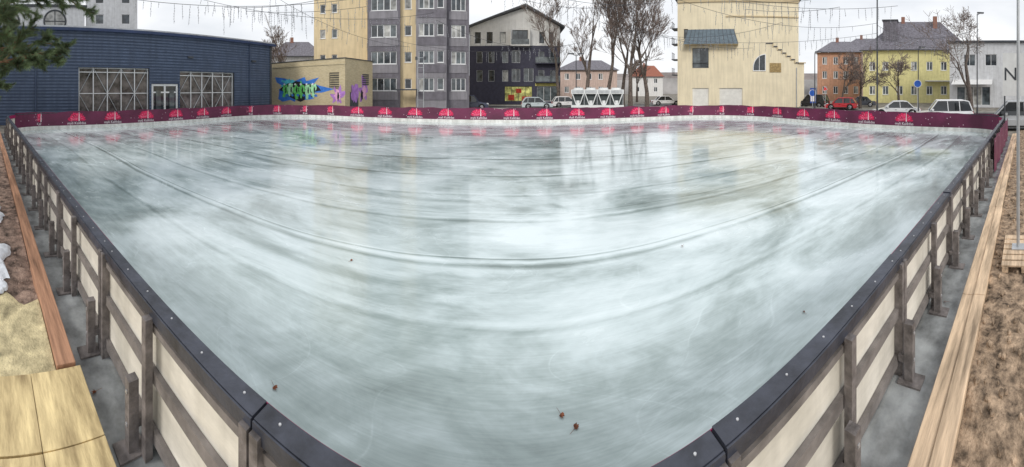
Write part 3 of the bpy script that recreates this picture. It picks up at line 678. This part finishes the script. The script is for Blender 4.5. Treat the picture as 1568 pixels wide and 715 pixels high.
b.box((-7.8,-.3,9),(14,10,9.3),DARK); b.face([(-7.5,0,0),(-7.5,0,9),(-7.5,10,9),(-7.5,10,0)],PW_); b.obj('walls',e)
b=MB(); b.face([(-7,-1.8,3.2),(-1.5,-1.8,3.2),(-1.5,-.01,3.9),(-7,-.01,3.9)],WR); b.obj('awning',e)

# N sign board
e=bframe('letter_sign_board',87.6,17); b=MB(); 
b.box((-.5,0,2.3),(1.6,.06,4.5),WR); b.cyl((-.4,.1,0),(-.4,.1,4.4),.04,.04,8,DARK); b.cyl((1.5,.1,0),(1.5,.1,4.4),.04,.04,8,DARK)
V,Fc=text_geo('N',.95); i=len(b.v); k=b.mi(DARK)
for v in V: b.v.append((v.x-.1,-.01,3.1+v.y))
for f in Fc: b.f.append(tuple(i+j for j in f)); b.m.append(k)
b.obj('board',e)

# ------------------------------------------------------------------ background row
g=MB(); HZ=pm('distant_building_grey',(.42,.41,.41),var=.25,scale=.1); HZ2=pm('distant_roof',(.24,.21,.2),var=.25,scale=.1)
rr=random.Random(3)
for i in range(60):
    a=R(-95+i*3.25); d=rr.uniform(130,190); h=rr.uniform(5,9); wd=rr.uniform(5,10); M=Matrix.Translation((d*math.sin(a),d*math.cos(a),0))@Matrix.Rotation(-a,4,'Z')
    g.box((-wd,0,0),(wd,10,h),HZ,M)
    P=[M@Vector(p) for p in ((-wd,0,h+.01),(wd,0,h+.01),(wd,10,h+.01),(-wd,10,h+.01),(-wd,5,h+3),(wd,5,h+3))]
    for f in ((0,1,5,4),(2,3,4,5),(1,2,5),(3,0,4)): g.face([P[q] for q in f],HZ2)
g.obj('background')

# ------------------------------------------------------------------ trees
BARK=pm('bark_grey_brown',(.13,.105,.09),rough=.9,var=.35,scale=5,bump=.5); TWIG=pm('twig_brown',(.21,.165,.145),rough=.9,var=.25)
def bare_tree(name,loc,H,r0,seed,spread=.55,trunk=.25,levels=5,kids=(3,4),up=.25,ratio=.68,minr=.012,first=.30):
    rd=random.Random(seed); mb=MB()
    def grow(p,d,L,r,lv):
        nseg=3 if lv<3 else 2; q=p.copy(); dd=d.copy(); pts=[(q.copy(),r)]
        for i in range(nseg):
            dd=(dd+Vector((rd.uniform(-1,1),rd.uniform(-1,1),rd.uniform(-.6,1)*.8))*.17+Vector((0,0,up*.15))).normalized()
            q2=q+dd*(L/nseg); r2=max(minr*.6,r*(1-.45*(i+1)/nseg)); mb.cyl(q,q2,max(minr,r*(1-.45*i/nseg)),r2,7 if lv<2 else (4 if lv<3 else 3),BARK if lv<3 else TWIG); q=q2; pts.append((q.copy(),r2))
        if lv>=levels: return
        n=rd.randint(*kids)
        for i in range(n):
            k=len(pts)-1 if i==0 else rd.randint(1,len(pts)-1); b0,rb=pts[k]
            az_=rd.uniform(0,2*math.pi); o=dd.orthogonal().normalized(); o=Matrix.Rotation(az_,3,dd)@o
            sp=spread*rd.uniform(.5,1.3) if i else spread*.3
            nd=(dd*math.cos(sp)+o*math.sin(sp)+Vector((0,0,up*.35))).normalized()
            grow(b0,nd,L*ratio*rd.uniform(.75,1.15),max(minr,rb*rd.uniform(.55,.8)),lv+1)
    tl=H*trunk; mb.cyl((0,0,-.05),(0,0,tl*.6),r0*1.25,r0*1.0,9,BARK); 
    grow(Vector((0,0,tl*.6)),Vector((rd.uniform(-.05,.05),rd.uniform(-.05,.05),1)).normalized(),H*first,r0,0)
    o=mb.obj(name,None,True); o.location=(loc[0],loc[1],0); return o
def pol(a,d): a=R(a); return (d*math.sin(a),d*math.cos(a))
for i,(x,y,H,s_) in enumerate([(10.2,41,18.5,.6),(15.2,38.6,19,.6),(18.2,40.2,18,.58),(13.0,41,18,.55),(7.8,49,18,.6),(16.9,46,19,.6)]):
    bare_tree('bare_street_tree',(x,y),H,.27,20+i,spread=s_,trunk=.20,levels=6,kids=(3,4),up=.35,ratio=.70,minr=.023,first=.31)
bare_tree('bare_rounded_tree',(28.9,4.9),10.8,.24,41,spread=.9,trunk=.22,levels=6,kids=(3,4),up=.12,ratio=.69,minr=.017,first=.32)
bare_tree('bare_rounded_tree',(37,20.3),8.2,.17,42,spread=.75,trunk=.24,levels=5,kids=(4,4),up=.15,ratio=.68,minr=.022,first=.32)
bare_tree('bare_rounded_tree',(37.5,15.2),8.0,.17,43,spread=.75,trunk=.24,levels=5,kids=(4,4),up=.15,ratio=.68,minr=.022,first=.32)
bare_tree('bare_rounded_tree',(41,25.5),8.0,.17,44,spread=.75,trunk=.24,levels=5,kids=(4,4),up=.15,ratio=.68,minr=.024,first=.32)
bare_tree('bare_street_tree',(-31,40),14.5,.2,45,spread=.6,trunk=.25,levels=5,kids=(4,4),up=.3,minr=.028)
bare_tree('bare_street_tree',(25,60),10,.2,46,spread=.6,trunk=.25,levels=5,kids=(4,4),up=.3,minr=.033)

# pine at left
NEE=pm('pine_needles',(.10,.145,.065),rough=.6,var=.4,scale=3,col2=(.21,.28,.14)); PB=pm('pine_bark',(.28,.15,.09),rough=.9,var=.4,scale=6,bump=.6)
mb=MB(); nd=MB(); rd=random.Random(9)
mb.cyl((0,0,0),(0,0,5),.2,.15,10,PB); mb.cyl((0,0,5),(.1,0,9.5),.15,.04,8,PB)
def tuft(p,d,L):
    for i in range(36):
        o=Matrix.Rotation(rd.uniform(0,6.283),3,d)@d.orthogonal().normalized(); q=p-d*rd.uniform(0,.28); v=(d*rd.uniform(.4,1)+o*rd.uniform(.4,1.0)).normalized()*L*rd.uniform(.7,1.1); s_=v.cross(d).normalized()*.006
        nd.face([q+s_,q-s_,q+v],NEE)
def pbr(p,d,L,r,lv):
    n=5; q=p.copy(); dd=d.copy()
    for i in range(n):
        dd=(dd+Vector((rd.uniform(-1,1),rd.uniform(-1,1),rd.uniform(-.8,.9)))*.13).normalized(); q2=q+dd*L/n
        mb.cyl(q,q2,r*(1-.7*i/n)+.004,r*(1-.7*(i+1)/n)+.004,5,PB)
        if lv<2 and i>0:
            for k in range(2):
                o=Matrix.Rotation(rd.uniform(0,6.283),3,dd)@dd.orthogonal().normalized(); nd_=(dd*.75+o*.7+Vector((0,0,.12))).normalized()
                pbr(q2,nd_,L*rd.uniform(.32,.45)*(1.1-.1*i),r*.5,lv+1)
        if lv>=1: tuft(q2,dd,.16)
        q=q2
    tuft(q,dd,.17); tuft(q-dd*.12,dd,.16)
for i in range(36):
    z=2.75+6.3*i/36; a=i*2.4+rd.uniform(-.3,.3); L=(3.6 if z>3.6 else 2.9) if z<6 else 3.5*(10-z)/4+.4
    d=Vector((math.cos(a),math.sin(a),rd.uniform(-.18,.14))).normalized(); pbr(Vector((0,0,z)),d,L*rd.uniform(.8,1.05),.045,0)
e=empty('pine_tree',(-9.6,-1.0,0)); mb.obj('trunk_and_branches',e,True); nd.obj('needles',e)

# ------------------------------------------------------------------ vehicles
TYRE=pm('tyre_rubber',(.02,.02,.02),rough=.85); HUB=pm('alloy_wheel',(.45,.46,.48),rough=.3,metal=.8); CGL=glass_mat('car_glass',(.02,.025,.03),.03)
LAMP=pm('headlamp_lens',(.7,.72,.75),rough=.1); TAIL=pm('tail_lamp',(.4,.02,.02),rough=.2); PLAS=pm('black_plastic_trim',(.03,.03,.03),rough=.6)
def car(name,kind,col,loc,rz):
    paint=pm('car_paint_%d_%d_%d'%tuple(int(c*100) for c in col),col,rough=.25,var=.03,spec=.6)
    e=empty(name,(loc[0],loc[1],0),rz)
    Ls,Hs,W={'suv':(4.6,1.75,1.86),'hatch':(4.1,1.48,1.75),'sedan':(4.6,1.45,1.8),'van':(4.7,1.85,1.9)}[kind]
    L2=Ls/2; bh=.95 if kind in('suv','van') else .82; gc=.22
    lower=[(-L2,.45),(-L2+.02,bh-.12),(-L2+.15,bh),(L2-1.35,bh+.02),(L2-.35,bh-.14),(L2-.05,bh-.30),(L2,.45),(L2-.06,gc),(-L2+.06,gc)]
    top={'suv':[(-L2+.08,bh),(-L2+.35,Hs-.08),(-L2+.7,Hs),(.45,Hs),(1.05,bh+.02)],'hatch':[(-L2+.1,bh),(-L2+.5,Hs-.08),(-L2+.9,Hs),(.3,Hs-.02),(1.05,bh+.02)],
         'sedan':[(-L2+.65,bh),(-L2+1.25,Hs-.05),(-L2+1.7,Hs),(.3,Hs-.02),(1.1,bh+.02)],'van':[(-L2+.05,bh),(-L2+.2,Hs-.08),(-L2+.5,Hs),(.7,Hs-.02),(1.55,bh-.02)]}[kind]
    wx=(-L2+.85,L2-.85); wr_=.34
    b=MB()
    side=lower[:6]+[(L2,.45),(L2-.06,gc)]
    for cx in (wx[1],wx[0]):
        side+= [(cx+(wr_+.06)*math.cos(R(t)),max(gc,.33+(wr_+.06)*math.sin(R(t)))) for t in range(-15,196,15)]
    side+=[(-L2+.06,gc)]
    for sgn in (-1,1):
        pts=[(x,sgn*(W/2-(.05 if z>bh-.2 else 0)),z) for x,z in side]; b.face(pts if sgn<0 else pts[::-1],paint)
    n_=len(side)
    for i in range(n_):
        (xa,za),(xb,zb)=side[i],side[(i+1)%n_]; wa=W/2-(.05 if za>bh-.2 else 0); wb=W/2-(.05 if zb>bh-.2 else 0)
        b.face([(xa,-wa,za),(xb,-wb,zb),(xb,wb,zb),(xa,wa,za)],paint)
    b.obj('body',e)
    b=MB(); wT=W/2-.22; wB=W/2-.07
    def w_(z): return wB+(wT-wB)*(z-bh)/(Hs-bh)
    T=top; n_=len(T)
    for sgn in (-1,1): b.face([(x,sgn*w_(z),z) for x,z in T][::(1 if sgn<0 else -1)],CGL)
    for i in range(n_-1):
        (xa,za),(xb,zb)=T[i],T[i+1]; m_=paint if (za>Hs-.1 and zb>Hs-.1) else CGL
        b.face([(xa,-w_(za),za),(xb,-w_(zb),zb),(xb,w_(zb),zb),(xa,w_(za),za)],m_)
    b.obj('cabin_glass',e)
    b=MB()
    for sgn in (-1,1):
        for i in range(n_-1):
            (xa,za),(xb,zb)=T[i],T[i+1]; b.cyl((xa,sgn*(w_(za)+.005),za),(xb,sgn*(w_(zb)+.005),zb),.045,.045,6,paint)
        for x in (-.35,-1.25): 
            if x>T[1][0]: b.cyl((x,sgn*(w_(bh)+.003),bh),(x+.05,sgn*(w_(Hs)+.0),Hs-.02),.04,.035,5,paint)
        b.box((.75,W/2 if sgn>0 else -W/2-.18,bh+.05),(.92,(W/2+.18) if sgn>0 else -W/2,bh+.2),paint)
        b.box((-L2+.9,sgn*W/2-.012,.24),(L2-.9,sgn*W/2+.012,.34),PLAS); b.box((.0,sgn*W/2-.01,bh-.17),(.16,sgn*W/2+.02,bh-.14),PLAS); b.box((-1.0,sgn*W/2-.01,bh-.17),(-.84,sgn*W/2+.02,bh-.14),PLAS)
        b.box((L2-.22,sgn*(W/2-.3)-.2,bh-.34),(L2+.01,sgn*(W/2-.3)+.2,bh-.18),LAMP); b.box((-L2-.01,sgn*(W/2-.2)-.14,bh-.32),(-L2+.1,sgn*(W/2-.2)+.14,bh-.06),TAIL)
    b.box((L2-.1,-.5,.42),(L2+.015,.5,.62),PLAS); b.box((-L2-.02,-.28,.5),(-L2+.02,.28,.62),WHITE); b.box((L2-.0,-.26,.35),(L2+.03,.26,.45),WHITE)
    b.box((-L2+.1,-W/2+.15,.2),(L2-.1,W/2-.15,.5),PLAS)
    b.obj('trim_and_lamps',e)
    b=MB()
    for cx in wx:
        for sgn in (-1,1):
            y0=sgn*(W/2-.21);y1=sgn*(W/2-.005); b.cyl((cx,y0,.335),(cx,y1,.335),wr_,wr_,20,TYRE,True); b.cyl((cx,y1,.335),(cx,y1+sgn*.01,.335),.21,.19,12,HUB,True)
    b.obj('wheels',e); return e
car('white_suv','suv',(.78,.79,.81),pol(75.5,25.8),R(-75.5+180+6))
car('silver_minivan','van',(.46,.48,.5),pol(88.6,21.8),R(-88+184))
car('white_sedan','sedan',(.76,.77,.78),pol(67.5,32),R(-67+182))
car('red_hatchback','hatch',(.5,.03,.04),pol(58,42),R(-58+170))
car('dark_sedan','sedan',(.05,.055,.07),pol(61.2,48),R(-61+180))
car('navy_suv','suv',(.04,.05,.09),pol(-6.2,42.5),R(4))
car('silver_hatchback','hatch',(.46,.52,.54),pol(5.3,43.8),R(0))
car('white_hatchback','hatch',(.74,.74,.74),pol(10.4,47),R(0))
car('white_sedan','sedan',(.74,.74,.74),pol(27.6,52),R(-10))
car('black_suv','suv',(.03,.03,.03),pol(53,47),R(100))

# chiller: row of four V-bank modules under a white fan deck
e=bframe('rink_chiller_unit',15.8,32); b=MB(); CW=pm('chiller_white_panel',(.74,.76,.76),var=.06,rough=.5); COIL=pm('condenser_coil',(.10,.115,.12),rough=.9,var=.25,scale=20,spec=.1)
b.box((-2.5,.35,1.06),(2.5,1.9,2.14),COIL)
for i in range(4):
    xa=-2.5+i*1.25; xm=xa+.6
    for (q0,q1) in ((xa+.06,xa+.46),(xa+1.16,xa+.76)):
        b.face([(q0,.02,2.14),(q1,.02,1.05),(q1,2.2,1.05),(q0,2.2,2.14)],COIL)
        b.cyl((q0,-.01,2.14),(q1,-.01,1.05),.055,.055,6,CW)
    b.face([(xa+.46,-.004,1.5),(xa+.76,-.004,1.5),(xa+.76,-.004,1.05),(xa+.46,-.004,1.05)],CW)
    b.box((xa+1.19,-.03,1.05),(xa+1.24,.1,2.14),GALV)
    for yy in (.6,1.6): b.cyl((xm,yy,2.56),(xm,yy,2.74),.46,.44,18,CW,True)
    b.cyl((xm,.6,2.745),(xm,.6,2.755),.38,.38,16,DARK,True)
    b.box((xa+.05,-.06,2.2),(xa+1.17,-.052,2.5),GALV)
b.box((-2.55,-.05,2.14),(2.55,2.25,2.56),CW); b.box((-2.55,-.05,.75),(2.55,2.25,1.05),CW)
for x in (-2.45,-.05,2.35): b.box((x,.0,.15),(x+.1,2.1,.75),DARK)
b.box((-2.5,.1,.2),(2.4,2.0,.7),COIL); b.box((-2.6,-.1,0),(2.6,2.3,.15),DARK); b.obj('unit',e)

# ------------------------------------------------------------------ lamps, poles, signs, string lights
def lamp(name,x,y,H,rz=0,arm=1.0,twin=False):
    e=empty(name,(x,y,0),rz); b=MB(); b.cyl((0,0,0),(0,0,1.0),.09,.08,10,DARK); b.cyl((0,0,1.0),(0,0,H),.06,.04,10,DARK)
    for s_ in ((-1,1) if twin else (1,)):
        b.cyl((0,0,H-.1),(s_*arm,0,H+.12),.03,.025,6,DARK); b.box((s_*arm-.3,-.12,H+.08),(s_*arm+.3,.12,H+.18),DARK); b.box((s_*arm-.25,-.09,H+.05),(s_*arm+.25,.09,.078+H),LAMP)
    b.obj('pole_and_head',e); return e
x,y=pol(64.2,29); g=MB(); g.cyl((0,0,0),(0,0,1.2),.10,.09,10,DARK); g.cyl((0,0,1.2),(0,0,13),.08,.055,10,DARK); o=g.obj('tall_mast'); o.location=(x,y,0)
x,y=pol(53.4,33); lamp('street_lamp',x,y,6.2,R(-50),.35)
x,y=pol(71.3,31); lamp('street_lamp',x,y,6.4,R(-70),.35)
x,y=pol(81.5,30); lamp('street_lamp',x,y,9.4,R(-70),.3)
x,y=pol(12.1,33); lamp('street_lamp',x,y,6.0,0,.5,True)
x,y=pol(-14.8,30.5); g=MB()
for dx in (-.28,.28): g.cyl((dx,0,0),(dx,0,5.6),.04,.035,8,GALV)
for z in (1.6,2.6,3.6,4.6,5.5): g.cyl((-.28,0,z),(.28,0,z),.02,.02,6,GALV)
g.box((-.5,-.1,5.3),(-.3,.1,5.6),DARK); g.box((.3,-.1,5.3),(.5,.1,5.6),DARK); o=g.obj('floodlight_mast'); o.location=(x,y,0)
def rsign(x,y,col,a,z=2.3,tri=False):
    e=empty('traffic_sign',(x,y,0),R(-a)); b=MB(); b.cyl((0,0,0),(0,0,z+.35),.03,.03,8,GALV); n_=3 if tri else 20
    b.cyl((0,-.04,z),(0,-.055,z),.36,.36,n_,WHITE,True); b.cyl((0,-.058,z),(0,-.062,z),.31,.31,n_,pm('sign_face_%d'%int(col[2]*100),col,rough=.4),True); b.obj('post_and_face',e)
x,y=pol(53.0,33.5); rsign(x,y,(.03,.12,.5),53,2.2); x,y=pol(55.2,40); rsign(x,y,(.7,.05,.05),55,2.6,True); x,y=pol(71.2,30.4); rsign(x,y,(.03,.12,.5),71,3.1)
x,y=pol(53.1,40); g=MB(); g.box((-.35,-.1,.9),(.35,.1,2.7),pm('blue_kiosk_sign',(.03,.08,.35))); g.box((-.3,-.115,1.1),(.3,-.102,2.5),PW); g.cyl((0,0,0),(0,0,.9),.05,.05,8,DARK); o=g.obj('advert_pillar'); o.location=(x,y,0); o.rotation_euler=(0,0,R(-53))

WIRE=pm('light_wire',(.09,.09,.10),rough=.7); BULB=pm('led_bulb_clear',(.40,.41,.44),rough=.2,var=.05)
def strand(mb,a,b_,sag,r=.018,step=.24,dl=(.3,1.3),seed=1):
    a=Vector(a);b_=Vector(b_); Ln=(b_-a).length; n_=max(8,int(Ln/step)); rd=random.Random(seed); pr=None
    for i in range(n_+1):
        t=i/n_; p=a.lerp(b_,t); p.z-=sag*4*t*(1-t)
        if pr is not None: mb.cyl(pr,p,r,r,3,WIRE)
        pr=p
        if i%2==0 and rd.random()<.85:
            l=rd.uniform(*dl); q=p-Vector((rd.uniform(-.10,.10),rd.uniform(-.08,.08),l)); mb.cyl(p,q,.010,.010,3,WIRE)
            for k in range(int(l/.17)): 
                c=p.lerp(q,(k+.7)/(l/.17+.5)); c=c+Vector((rd.uniform(-.05,.05),0,0)); mb.cyl(c,c-Vector((0,0,.07)),.022,.016,4,BULB)
S=MB()
strand(S,(-19,22,11),(-9,30,6.6),1.0,seed=1); strand(S,(-20,14,9.5),(-6,27,9.0),1.4,seed=2); strand(S,(-18.5,9,8.2),(-7,22,9.6),1.2,seed=3)
strand(S,(-6,28,8.6),(8,31,7.4),1.6,seed=4); strand(S,(-13,33,8.2),(6,33,7.0),1.2,seed=5); strand(S,(-2,22,9.6),(12,24,10.2),1.5,seed=14)
strand(S,(8,31,9.5),(22,20,8.6),1.8,seed=6); strand(S,(13,28,7.6),(26.1,12.6,7.5),1.0,seed=7); strand(S,(12,22,9.6),(26.1,12.6,8.4),1.4,seed=8); strand(S,(10,24,7.4),(24,26,7.0),.6,seed=9)
strand(S,(26.1,12.6,8.2),(19,3.2,6.0),.8,seed=10); strand(S,(26.1,12.6,7.2),(29.7,4.5,6.4),.5,seed=11); strand(S,(14,18,8.8),(22,9,8.6),.6,seed=12); strand(S,(12,18,9),(20,15,9.4),.5,seed=13); strand(S,(-17,17,8.3),(-9,20,8.1),.3,seed=15,dl=(.3,1.9)); strand(S,(-16,14,7.9),(-10,17,8.1),.3,seed=25,dl=(.3,1.9)); strand(S,(15,17,8.1),(19,12,8.2),.3,seed=16,dl=(.3,1.8)); strand(S,(4,21,8.4),(10,20,8.5),.3,seed=17,dl=(.3,1.6))
S.obj('string_lights')

g=MB(); g.box((-13.2,22.2,.032),(-12.5,22.5,.05),DARK); g.obj('drain_grate')
